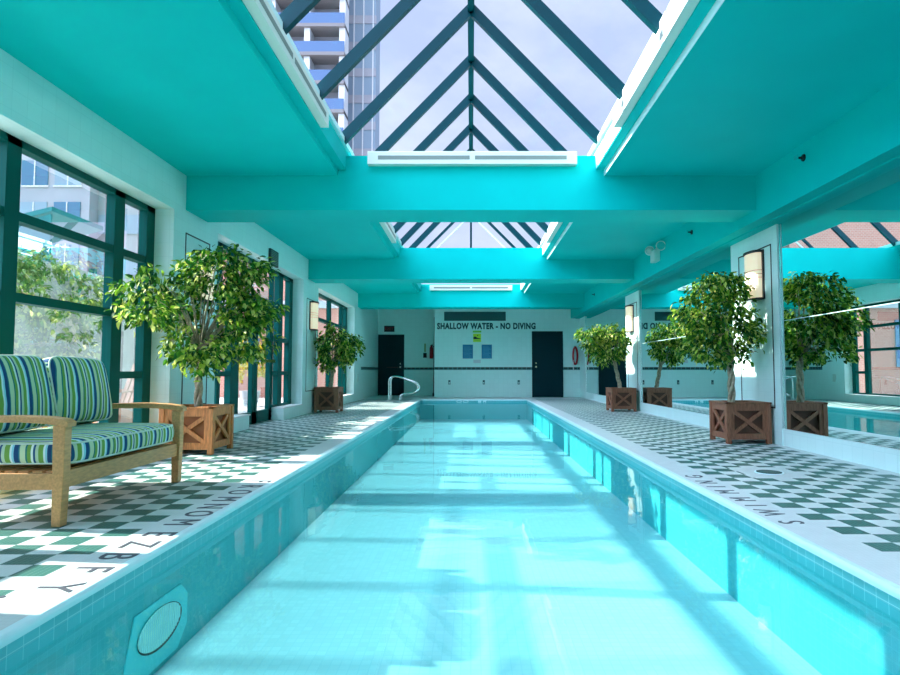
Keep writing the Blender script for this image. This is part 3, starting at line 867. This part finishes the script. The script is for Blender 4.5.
def potted_tree(cx, cy, w, hgt, wood, lobes, leafn, lsize, trunk_top, label, seed, rot=0.0, lean=(0, 0), xlim=None, tx=0):
    rnd = random.Random(seed)
    q = (cx, cy, 0)
    e = empty('potted_ficus', q); tag(e, label, 'potted tree', 'ficus trees in square wooden planters')
    hw = w / 2; m = M[wood]
    pl = MB(); ps = 0.055
    # box body: liner is the first part
    pl.box(-hw + .055, hw - .055, -hw + .055, hw - .055, .05, hgt - .06)
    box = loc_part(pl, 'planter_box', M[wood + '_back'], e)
    for sx_, sy_ in ((-1, -1), (1, -1), (1, 1), (-1, 1)):
        b = MB(); x_ = sx_ * (hw - ps / 2); y_ = sy_ * (hw - ps / 2)
        b.box(x_ - ps / 2, x_ + ps / 2, y_ - ps / 2, y_ + ps / 2, 0, hgt - .012); o = loc_part(b, 'corner_post', m, e, .004)
    for k in range(4):
        mm = Matrix.Rotation(k * math.pi / 2, 4, 'Z')
        def tb(mb, *a):
            t_ = MB(); t_.box(*a); mb.add([mm @ Vector(v) for v in t_.v], t_.f)
        b = MB(); yo = -hw + .012
        tb(b, -hw + ps, hw - ps, yo, yo + .02, hgt - .10, hgt - .02); tb(b, -hw + ps, hw - ps, yo, yo + .02, .05, .12)
        tb(b, -hw + ps, -hw + ps + .04, yo, yo + .02, .12, hgt - .10); tb(b, hw - ps - .04, hw - ps, yo, yo + .02, .12, hgt - .10)
        fr_ = loc_part(b, 'side_frame', m, e)
        b = MB()
        for s_ in (-1, 1):
            t_ = MB(); t_.bar((-s_ * (hw - ps - .03), yo + .018 + s_ * .004, .12), (s_ * (hw - ps - .03), yo + .018 + s_ * .004, hgt - .10), .042, .022, up=(0, -1, 0))
            b.add([mm @ Vector(v) for v in t_.v], t_.f)
        b.build('cross_brace', m, fr_)
        b = MB(); tb(b, -hw - .004, hw + .004, -hw - .004, -hw + .05, hgt - .02, hgt); loc_part(b, 'top_rim', m, e, .003)
    b = MB(); b.box(-hw + .04, hw - .04, -hw + .04, hw - .04, hgt - .07, hgt - .045); loc_part(b, 'soil', M['soil'], e)
    # braided trunk
    b = MB(); z0 = hgt - .06; top = trunk_top
    for s_ in range(3):
        pts = []; rr = []
        for k in range(25):
            u = k / 24; a = s_ * 2.094 + u * 7.5
            pts.append((tx + lean[0] * u + .026 * math.cos(a), lean[1] * u + .026 * math.sin(a), z0 + (top - z0) * u)); rr.append(.024 - .008 * u)
        b.tube(pts, rr, 8)
    loc_part(b, 'trunk', M['bark'], e)
    # branches
    b = MB()
    for l in lobes:
        for k in range(7):
            v = Vector((rnd.uniform(-1, 1), rnd.uniform(-1, 1), rnd.uniform(-.3, 1))).normalized() * .75
            st = Vector((tx + lean[0] * .95, lean[1] * .95, top - rnd.uniform(0, .15)))
            en = Vector((l[0] - cx + v.x * l[3], l[1] - cy + v.y * l[4], l[2] + v.z * l[5]))
            md = (st + en) / 2 + Vector((0, 0, .08))
            if xlim: en.x = min(max(en.x, xlim[0] - cx + .04), xlim[1] - cx - .04)
            b.tube([st, (st + md) / 2, md, (md + en) / 2 + Vector((0, 0, .02)), en], [.011, .009, .007, .005, .003], 5)
    loc_part(b, 'branches', M['bark'], e)
    b = MB(); leaf_cloud(rnd, [(l[0] - cx, l[1] - cy, l[2], l[3], l[4], l[5], l[6]) for l in lobes], leafn, lsize, b, xlim=(xlim[0] - cx, xlim[1] - cx) if xlim else None)
    loc_part(b, 'foliage', M['leaf'], e)
    return e
def loc_part(mb, name, m, e, bevel=0.0):
    return mb.build(name, m, e, bevel)

potted_tree(-2.94, 6.56, 0.56, 0.49, 'wood',
            [(-2.78, 6.45, 1.45, .52, .52, .50, 5.5), (-2.98, 5.62, 1.55, .22, .40, .30, 2.0), (-2.40, 6.5, 1.34, .26, .34, .36, 1.6), (-2.85, 6.1, 1.02, .40, .40, .22, 1.1), (-2.66, 6.5, 1.96, .42, .38, .18, 2.4), (-2.3, 6.5, 1.62, .22, .3, .26, 1.0)],
            5600, .074, 1.15, 'largest potted ficus, in the orange planter at the sofa end', 3, xlim=(-3.26, 0))
potted_tree(-3.00, 12.85, 0.50, 0.52, 'wood2',
            [(-2.88, 12.85, 1.42, .32, .4, .42, 4), (-2.62, 12.8, 1.32, .26, .34, .34, 2), (-2.95, 12.7, 1.1, .26, .3, .26, 1)],
            2900, .08, 1.0, 'smaller potted ficus at the far left pilaster', 5, xlim=(-3.26, 0), lean=(.05, 0), tx=.03)
potted_tree(3.285, 7.46, 0.53, 0.49, 'wood2',
            [(3.08, 7.42, 1.42, .42, .45, .42, 5), (2.76, 7.4, 1.46, .24, .34, .30, 2), (3.05, 7.4, 1.86, .36, .34, .16, 2.0), (3.02, 7.35, 1.08, .36, .35, .20, 1)],
            4600, .07, 1.12, 'potted ficus by the nearest right pillar, with a braided trunk', 8, xlim=(0, 3.56), tx=-.09, lean=(.0, 0))
potted_tree(3.24, 13.15, 0.53, 0.50, 'wood2',
            [(3.02, 13.1, 1.48, .36, .4, .36, 4), (2.62, 13.05, 1.52, .28, .34, .28, 2), (2.85, 13.1, 1.2, .34, .32, .20, 1.2)],
            2900, .08, 1.12, 'potted ficus by the far right pillar, with a leaning trunk', 13, xlim=(0, 3.56), lean=(-.14, 0), tx=.0)

# ------------------------------------------------------------ grab rail at the pool steps
gr = empty('pool_grab_rail', (-2.3, 18.0, 0)); tag(gr, 'pair of bent chrome handrails at the far left pool corner', 'handrail')
for yy in (17.75, 18.2):
    ctrl = [(-2.40, .0), (-2.40, .35), (-2.40, .56), (-2.36, .66), (-2.25, .70), (-2.10, .68), (-1.80, .58), (-1.62, .50), (-1.55, .40), (-1.58, .28), (-1.70, .22), (-1.90, .20), (-2.02, .17), (-2.08, .10), (-2.09, .0)]
    # smooth
    pts = []
    for i in range(len(ctrl) - 1):
        p0 = ctrl[max(i - 1, 0)]; p1 = ctrl[i]; p2 = ctrl[i + 1]; p3 = ctrl[min(i + 2, len(ctrl) - 1)]
        for k in range(4):
            u = k / 4
            f_ = lambda a, b_, c_, d_: 0.5 * ((2 * b_) + (-a + c_) * u + (2 * a - 5 * b_ + 4 * c_ - d_) * u * u + (-a + 3 * b_ - 3 * c_ + d_) * u ** 3)
            pts.append((f_(p0[0], p1[0], p2[0], p3[0]) + 2.3, yy - 18.0, f_(p0[1], p1[1], p2[1], p3[1])))
    pts.append((ctrl[-1][0] + 2.3, yy - 18.0, 0))
    b = MB(); b.tube(pts, 0.022, 10); r_ = b.build('rail', M['chrome'], gr)
    for xx in (-2.40, -2.09):
        b = MB(); b.disc((xx + 2.3, yy - 18.0, 0), (0, 0, 1), .05, .012, 16); b.build('base_flange', M['chrome'], r_)

# ------------------------------------------------------------ end wall fittings
YB = 20.0
def wallm(x, z, y=YB - 0.003): return facing((x, y, z), (1, 0, 0), (0, 0, 1))
tx = text_mesh('SHALLOW WATER - NO DIVING', 0.27, M['ink'], 'wall_lettering', wallm(0.51, 2.335), extrude=0.003, spacing=1.12, offset=0.013)
wd = max(v.co.x for v in tx.data.vertices) - min(v.co.x for v in tx.data.vertices)
for v in tx.data.vertices: v.co.x = 0.51 + (v.co.x - 0.51) * 3.26 / wd
tag(tx, 'dark capital lettering reading SHALLOW WATER - NO DIVING on the end wall', 'lettering')
# louvre
q = (0.13, YB, 2.52); e = empty('wall_vent', q); tag(e, 'wide dark teal vent panel above the end wall lettering', 'vent')
b = MB(); b.box(-1.02, 1.02, -.012, 0, 0, .30); b.build('frame', M['grille'], e)
for k in range(7):
    b = MB(); b.box(-.99, .99, -.022, -.012, .02 + k * .04, .038 + k * .04); b.build('louvre', M['grille'], e)
# no-diving sign
e = empty('no_diving_sign', (0.20, YB, 1.82)); tag(e, 'lime yellow no diving sign with black diver picture under the lettering', 'sign')
b = MB(); b.box(-.13, .13, -.01, 0, .0, .27); b.build('sign_board', M['yellow'], e)
b = MB(); b.prism([(-.12, .16), (-.06, .18), (.02, .13), (.12, .11), (.12, .09), (-.12, .09)], 'y', -.014, -.010); b.build('diver_picture', M['black'], e)
b = MB(); b.disc((.02, -.010, .21), (0, -1, 0), .02, .004, 12); b.build('diver_head', M['black'], e)
b = MB(); b.box(-.10, .10, -.013, -.010, .03, .045); b.box(-.08, .08, -.013, -.010, .055, .065); b.build('sign_text', M['lime'], e)
b = MB(); b.box(-.14, .14, -.01, 0, 0, .06); o = b.build('lime_plaque', M['lime']); o.location = (0.20, YB, 2.13)
tag(o, 'thin lime green plaque above the no diving sign', 'sign')
for x_, lab in ((-0.11, 'blue notice board left of the no diving sign'), (0.52, 'blue notice board right of the no diving sign')):
    x_ = -0.105 if x_ < 0 else 0.52
    e = empty('pool_rules_notice', (x_, YB, 1.27)); tag(e, lab, 'notice', 'blue notices on the end wall')
    b = MB(); b.box(-.17, .17, -.012, 0, 0, .46); b.build('board', M['poster'], e)
    b = MB()
    for k in range(9): b.box(-.13, .13 - (k % 3) * .03, -.014, -.012, .04 + k * .042, .05 + k * .042)
    b.build('printed_lines', M['posterline'], e)
b = MB(); b.box(-.12, .12, -.008, 0, 0, .11); o = b.build('small_notice', mat('pale_pink_notice', (0.62, 0.66, 0.68), 0.5)); o.location = (0.20, YB, 1.12)
tag(o, 'small pale notice below and between the blue notices', 'notice')
for x_, lab in ((-0.71, 'dark wall jet fitting nearest the recess corner'), (0.42, 'dark wall jet fitting below the notices'), (1.57, 'dark wall jet fitting beside the right rear door')):
    e = empty('wall_outlet', (x_, YB, 0.42)); tag(e, lab, 'wall outlet', 'small dark outlets low on the end wall')
    b = MB(); b.box(-.035, .035, -.02, 0, 0, .14); b.build('cover', M['grille'], e, .004)
    b = MB(); b.box(-.02, .02, -.03, -.02, .03, .07); b.build('flap', M['chrome'], e)
# exit sign
e = empty('exit_sign', (-2.9, 21.5, 2.25)); tag(e, 'dark exit sign above the left rear door', 'exit sign')
b = MB(); b.box(-.18, .18, -.06, 0, 0, .21); b.build('housing', M['black'], e, .004)
text_mesh('EXIT', 0.15, M['red'], 'sign_text', facing((0, -.062, .105), (1, 0, 0), (0, 0, 1)), e)
# extinguisher, rescue pole, lanyard tag
e = empty('fire_extinguisher', (-1.40, 21.4, 1.30)); tag(e, 'red fire extinguisher hung beside the end wall corner', 'extinguisher')
b = MB(); b.tube([(0, 0, 0), (0, 0, .03), (0, 0, .36), (0, 0, .42), (0, 0, .45)], [.05, .065, .065, .04, .02], 14); b.build('cylinder', M['red'], e)
b = MB(); b.box(-.03, .05, -.02, .02, .45, .48); b.bar((.0, 0, .48), (.07, 0, .52), .02, .01); b.build('valve', M['black'], e)
b = MB(); b.tube([(.03, 0, .46), (.09, -.02, .40), (.09, -.02, .2), (.085, -.02, .1)], .01, 6); b.build('hose', M['black'], e)
b = MB(); b.box(-.05, .05, .03, .10, .05, .40); b.build('bracket', M['black'], e)
e = empty('rescue_pole', (-1.27, 20.6, 0)); tag(e, 'tall dark red rescue pole leaning at the end wall corner', 'pole')
b = MB(); b.tube([(0, 0, .0), (0.03, 0.0, 2.7)], .018, 8); b.build('shaft', mat('maroon_pole', (0.10, 0.015, 0.02), 0.5), e)
b = MB(); b.tube([(0.0, 0, .0), (0.0, 0, .12)], .035, 8); b.build('foot', M['black'], e)
e = empty('wall_phone', (-1.63, 21.5, 1.33)); tag(e, 'small dark wall phone on the recess wall left of the extinguisher', 'phone')
b = MB(); b.box(-.06, .06, -.06, 0, 0, .17); b.build('body', M['black'], e, .006)
b = MB(); b.box(-.025, .025, -.03, 0, .2, .5); b.build('instruction_card', mat('olive_card', (0.35, 0.42, 0.15), .6), e)
# red hose coil on the right end wall
e = empty('rescue_tube', (3.43, YB, 1.0)); tag(e, 'red rescue tube hanging on the end wall right of the door', 'rescue tube')
b = MB(); pts = [(.07 * math.cos(2 * math.pi * k / 28), -.05, .36 + .28 * math.sin(2 * math.pi * k / 28)) for k in range(29)]
b.tube(pts, .032, 8, cap=False); b.build('tube', M['red'], e)
b = MB(); b.tube([(-.06, -.06, .5), (-.065, -.07, .2), (-.06, -.05, -.1)], .012, 6); b.build('white_rope', M['white'], e)
b = MB(); b.box(-.03, .03, -.05, 0, .60, .68); b.build('hook', M['black'], e)

# speaker on the left wall
e = empty('wall_speaker', (XL, 9.98, 2.60)); tag(e, 'small dark speaker high on the left wall above the terrace door', 'speaker')
b = MB(); b.box(0, .04, -.2, .2, 0, .26); b.build('cabinet', M['black'], e, .004)
b = MB()
for k in range(8): b.box(.04, .045, -.17, .17, .025 + k * .028, .036 + k * .028)
b.build('grille', M['slot'], e)
# emergency light on the right bulkhead
e = empty('emergency_light', (XS, 10.6, 2.78)); tag(e, 'twin head emergency light on the teal bulkhead above the right mirror', 'emergency light')
M['greywhite'] = mat('pale_plastic', (0.55, 0.72, 0.66), 0.35)
b = MB(); b.box(-.10, 0, -.12, .12, .0, .20); b.build('battery_box', M['greywhite'], e, .006)
for dy, dx in ((-.34, -.06), (.10, -.12)):
    b = MB(); b.tube([(dx + .03, dy + .05, .22), (dx, dy, .22), (dx - .01, dy - .05, .21)], [.05, .075, .085], 16); l = b.build('lamp_head', M['greywhite'], e)
    b = MB(); b.disc((dx - .011, dy - .051, .21), (-.1, -1, -.1), .07, .008, 16); b.build('lens', M['chrome'], l)
b = MB(); b.bar((0, -.34, .25), (0, .1, .25), .03, .03); b.bar((0, -.30, .22), (-.08, -.30, .22), .02, .02); b.build('mount_bar', M['greywhite'], e)
# sprinklers on the bulkhead
spr = None
for yy, zz, lab in ((5.9, 2.97, 'dark sidewall sprinkler on the bulkhead nearest the viewpoint'), (8.95, 2.93, 'dark sidewall sprinkler on the bulkhead just past the nearest beam'), (16.1, 2.90, 'dark sidewall sprinkler on the bulkhead near the far right pillar')):
    e = empty('sprinkler_head', (XS, yy, zz)); tag(e, lab, 'sprinkler', 'sprinklers on the right bulkhead')
    b = MB(); b.disc((0, 0, 0), (-1, 0, 0), .035, .012, 14); b.build('escutcheon', M['black'], e)
    b = MB(); b.tube([(-.01, 0, 0), (-.07, 0, 0)], .012, 8); b.build('nozzle', M['black'], e)
    b = MB(); b.box(-.085, -.07, -.03, .03, -.02, .025); b.build('deflector', M['chrome'], e)
# small wall box on the left wall far end
b = MB(); b.box(0, .02, -.06, .06, 0, .22); o = b.build('wall_intercom', M['greywhite']); o.location = (XL, 17.6, 0.55)
tag(o, 'small pale box low on the left wall beyond the last window', 'wall box')

# ------------------------------------------------------------ pool fittings and deck marks
e = empty('floor_drain', (2.53, 5.2, 0)); tag(e, 'round dark drain cover in the right deck', 'drain')
b = MB(); b.disc((0, 0, 0), (0, 0, 1), .115, .004, 28); b.build('rim', M['coping'], e)
b = MB(); b.disc((0, 0, .004), (0, 0, 1), .10, .003, 28); b.build('cover', M['drain'], e)

e = empty('pool_light', (PX0, 3.03, -0.385)); tag(e, 'round ribbed light niche in the left pool wall', 'pool light')
def ell(mb, ry, rz, x0, x1, n=32):
    poly = [(ry * math.cos(2 * math.pi * k / n), rz * math.sin(2 * math.pi * k / n)) for k in range(n)]
    mb.prism(poly, 'x', x0, x1)
b = MB(); oct_ = [(-.30, -.10), (-.22, .13), (.22, .13), (.30, .06), (.30, -.10), (.20, -.19), (-.22, -.19)]
b.prism(oct_, 'x', 0, .008); b.build('surround', mat('aqua_surround', (0.12, 0.70, 0.72), .4), e, .004)
b = MB(); ell(b, .208, .098, .008, .013); o = b.build('dark_ring', M['black'], e); o.location = (0, .016, -.010)
b = MB(); ell(b, .20, .09, .013, .017); b.build('lens', mat('ribbed_pale_lens', (0.85, 0.95, 0.85), .4), e)
b = MB()
for k in range(22):
    yy = -.19 + k * .38 / 21; hh = .09 * math.sqrt(max(0, 1 - (yy / .2) ** 2))
    b.box(.017, .020, yy - .003, yy + .003, -hh, hh)
b.build('ribs', M['coping'], e)

# letters set in the deck
letters = list('SAFELY.')
def deck_text(chars, name_lab, side):
    for ch, x, y, s, lab in chars:
        if side < 0: mm = facing((x, y, 0.0012), (0, -1, 0), (1, 0, 0))
        else: mm = facing((x, y, 0.0012), (0, 1, 0), (-1, 0, 0))
        o = text_mesh(ch, s, M['inkdeck'], 'deck_letter', mm, extrude=0.001, offset=0.0, sx=0.8)
        ctr = Vector((x, y, 0))
        for v in o.data.vertices: v.co -= ctr
        o.location = ctr
        tag(o, lab, 'deck letter', 'letters set in the pool deck')
seqL = [('.', -1.73, 2.36), ('Y', -1.65, 2.46), ('F', -1.65, 2.68), ('B', -1.65, 2.87), ('Z', -1.65, 3.06), ('E', -1.65, 3.25), ('M', -1.65, 3.5), ('O', -1.65, 3.71), ('N', -1.65, 3.91), ('M', -1.65, 4.13), ('O', -1.65, 4.36), ('R', -1.65, 4.57), ('F', -1.65, 4.78)]
wl = {0: 'full stop set in the left deck, nearest the viewpoint', 1: 'letter Y set in the left deck', 2: 'nearest letter F set in the left deck, beside the Y', 3: 'letter B set in the left deck', 4: 'letter Z set in the left deck', 5: 'letter E set in the left deck', 6: 'letter M in the sofa shadow, next to the E', 7: 'letter O between the M and the N in the sofa shadow', 8: 'letter N set in the shaded left deck', 9: 'letter M just beyond the N in the left deck', 10: 'letter O beyond the second M in the left deck', 11: 'letter R in the sunlit patch of the left deck', 12: 'farthest letter F in the sunlit patch of the left deck'}
deck_text([(c_, x_, y_, .235, wl[i]) for i, (c_, x_, y_) in enumerate(seqL)], None, -1)
seqR = [('S', 3.50), ('W', 3.74), ('I', 3.93), ('M', 4.12), ('M', 4.37), ('I', 4.56), ('N', 4.75), ('G', 5.0)]
wr = ['letter S set in the right deck, nearest the viewpoint', 'letter W set in the right deck', 'nearer letter I set in the right deck', 'nearer letter M set in the right deck', 'farther letter M set in the right deck', 'farther letter I set in the right deck', 'letter N set in the right deck', 'letter G set in the right deck, farthest of the word']
deck_text([(c_, 1.83, y_, .20, wr[i]) for i, (c_, y_) in enumerate(seqR)], None, 1)
# depth marking on the far pool wall
mk = empty('depth_marking', (0.34, PY1, -.062)); tag(mk, 'white depth marking on the far end wall of the pool', 'depth marking')
text_mesh('3\u00bd', 0.09, M['glyph'], 'depth_number', facing((-.07, -.003, 0), (1, 0, 0), (0, 0, 1)), mk, extrude=.002, offset=.005)
text_mesh('FT', 0.09, M['glyph'], 'depth_unit', facing((.08, -.003, 0), (1, 0, 0), (0, 0, 1)), mk, extrude=.002, offset=.005)
b = MB()
for cx_ in (-.36, -.16):
    b.tube([(cx_ + .075 * math.cos(2 * math.pi * k / 20), PY1 - .004, -.062 + .028 * math.sin(2 * math.pi * k / 20)) for k in range(21)], .008, 6, cap=False)
tag(b.build('no_diving_mark', M['glyph']), 'white looped symbol left of the depth marking on the pool end', 'pool marking')

# ============================================================ OUTSIDE
g = MB(); g.box(-60, XO, -20, 70, -0.25, -0.04)
struct(g.build('ground', M['terrace']), 'paved terrace outside the left windows', 'terrace')
# garden wall with vines
b = MB(); b.box(-7.55, -7.32, 7.7, 14.2, -.04, 2.75); o = b.build('garden_wall', M['stucco'])
tag(o, 'pale garden wall outside the nearest window', 'wall')
rnd = random.Random(21); b = MB()
leaf_cloud(rnd, [(-7.05, 8.9, 2.35, .22, .9, .42, 2), (-7.05, 10.4, 2.45, .25, 1.1, .5, 3), (-7.05, 11.9, 2.3, .22, 1.0, .45, 2), (-7.02, 10.9, 1.75, .12, .7, .5, 1)], 1700, .13, b, xlim=(-7.18, -6.0))
o = b.build('climbing_vine', M['leafv']); tag(o, 'green vine trailing over the garden wall', 'vine')
# teal canopy behind
e = empty('terrace_canopy', (-10.5, 13.6, 0)); tag(e, 'dark teal pitched canopy beyond the garden wall', 'canopy')
b = MB(); b.prism([(-2.4, 3.35), (-2.4, 3.25), (1.6, 4.25), (1.6, 4.35)], 'y', -.9, .9); b.build('roof', M['canopy'], e)
b = MB(); b.prism([(-2.3, 3.25), (1.55, 3.25), (1.55, 4.20)], 'y', -.85, -.8); b.build('gable_panel', M['canopy'], e)
for x_ in (-2.2, 1.45):
    for y_ in (-.8, .8):
        b = MB(); b.box(x_ - .06, x_ + .06, y_ - .06, y_ + .06, -.04, 3.3); b.build('post', M['canopy'], e)
# pale apartment building
e = empty('apartment_building', (-24, 34, 0)); tag(e, 'pale apartment block with rows of windows seen through the near left window', 'building')
b = MB(); b.box(-8.0, 2.3, 0, 8, 0, 16); b.build('wall', M['concrete'], e)
b = MB(); b.box(2.3, 9.5, .8, 8, 0, 17); b.build('wall', mat('grey_render', (0.42, 0.43, 0.43), .8), e)
for k in range(5):
    for j in range(5):
        x_ = -7.3 + j * 1.9; z_ = 4.2 + k * 2.4
        b = MB(); b.box(x_, x_ + 1.5, -.05, .02, z_, z_ + 1.45); w_ = b.build('window', M['paleglass'] if (j + k) % 3 else M['blueglass'], e)
        b = MB(); b.box(x_ + .72, x_ + .78, -.08, -.05, z_, z_ + 1.45); b.box(x_ - .06, x_ + 1.56, -.09, -.05, z_ - .08, z_); b.build('window_bar', M['white'], w_)
    b = MB(); b.box(2.4, 9.3, .7, .82, 4.0 + k * 2.4, 5.1 + k * 2.4); b.build('balcony_panel', M['paleglass'], e)
# brick building
e = empty('brick_building', (-10, 20.6, 0)); tag(e, 'salmon brick building filling the view through the far left windows', 'building')
b = MB(); b.box(1.2, 6.3, 0, 6, -.04, 7); b.build('wall', M['brick'], e)
b = MB(); b.box(1.1, 6.35, -.1, .0, 3.0, 3.25); b.build('stone_band', M['concrete'], e)
for x_ in (1.6,):
    b = MB(); b.box(x_, x_ + 1.2, -.05, .01, 1.0, 2.6); w_ = b.build('window', M['blueglass'], e)
    b = MB(); b.box(x_ + .57, x_ + .63, -.07, -.05, 1.0, 2.6); b.build('window_bar', M['white'], w_)
# high rise seen through the skylight
e = empty('high_rise_tower', (-24.5, 60, 0)); tag(e, 'glass high rise with balconies seen through the skylight', 'building')
b = MB(); b.box(-12, 11.0, 2.0, 8, 0, 75); b.build('tower_body', M['concrete'], e)
b = MB(); b.box(7.6, 14.0, 5.0, 8, 0, 70); b.build('glass_wing', M['paleglass'], e)
for k in range(15):
    z_ = 15 + k * 3.0
    b = MB(); b.box(-11, 11.6, 0, 2.2, z_, z_ + .35); f_ = b.build('balcony', M['slab'], e)
    b = MB(); b.box(-11, 11.6, 0, .08, z_ + .35, z_ + 1.45); b.build('balcony_glass', M['blueglass'], f_)
    b = MB(); b.box(7.6, 14.05, 4.9, 5.05, z_ + .2, z_ + 1.1); b.build('floor_band', M['concrete'], e)
for k in range(7):
    b = MB(); b.box(-10.6 + k * 3.6, -10.0 + k * 3.6, .3, 2.1, 10, 62); b.build('fin', M['white'], e)
for k in range(6):
    b = MB(); b.box(8.4 + k * 1.05, 8.52 + k * 1.05, 4.8, 5.0, 10, 62); b.build('mullion', M['white'], e)
# patio chair outside
def patio_chair(x, y, rz, lab):
    e = empty('terrace_chair', (x, y, -.04), rz); tag(e, lab, 'chair', 'slatted chairs on the terrace')
    m_ = M['paintwood']
    for k in range(5):
        b = MB(); b.bar((-.24 + k * .12, .22, .32), (-.30 + k * .15, .52, 1.02 + .05 * (2 - abs(k - 2))), .09, .02, up=(0, -1, .4)); b.build('back_slat', m_, e)
    for k in range(5):
        b = MB(); b.box(-.28, .28, -.25 + k * .1, -.17 + k * .1, .36 - k * .012, .38 - k * .012); b.build('seat_slat', m_, e)
    for s in (-1, 1):
        b = MB(); b.box(s * .33 - .06, s * .33 + .06, -.34, .38, .58, .605); b.build('armrest', m_, e)
        b = MB(); b.box(s * .30 - .02, s * .30 + .02, -.28, -.2, 0, .58); b.build('front_leg', m_, e)
        b = MB(); b.bar((s * .29, -.22, .34), (s * .29, .55, .03), .03, .10); b.build('rear_leg', m_, e)
    return e
M['paintwood'] = mat('weathered_slat_wood', (0.62, 0.42, 0.33), .7, var=.1)
patio_chair(-5.45, 9.35, R(-25), 'slatted wooden chair on the terrace seen through the narrow pane by the sofa')
# golden shrub in a pot, seen through the glazed door
e = empty('golden_shrub', (-5.6, 15.4, -.04)); tag(e, 'yellow leaved shrub on the terrace seen through the glazed door', 'shrub')
b = MB(); b.tube([(0, 0, 0), (0, 0, .4)], [.18, .25], 16); b.build('pot', M['concrete'], e)
b = MB(); b.tube([(0, 0, .35), (0.02, 0, .9)], .03, 8); b.build('stem', M['bark'], e)
b = MB(); leaf_cloud(random.Random(4), [(0, 0, 1.25, .45, .45, .6, 1)], 700, .12, b); b.build('foliage', M['leafy'], e)
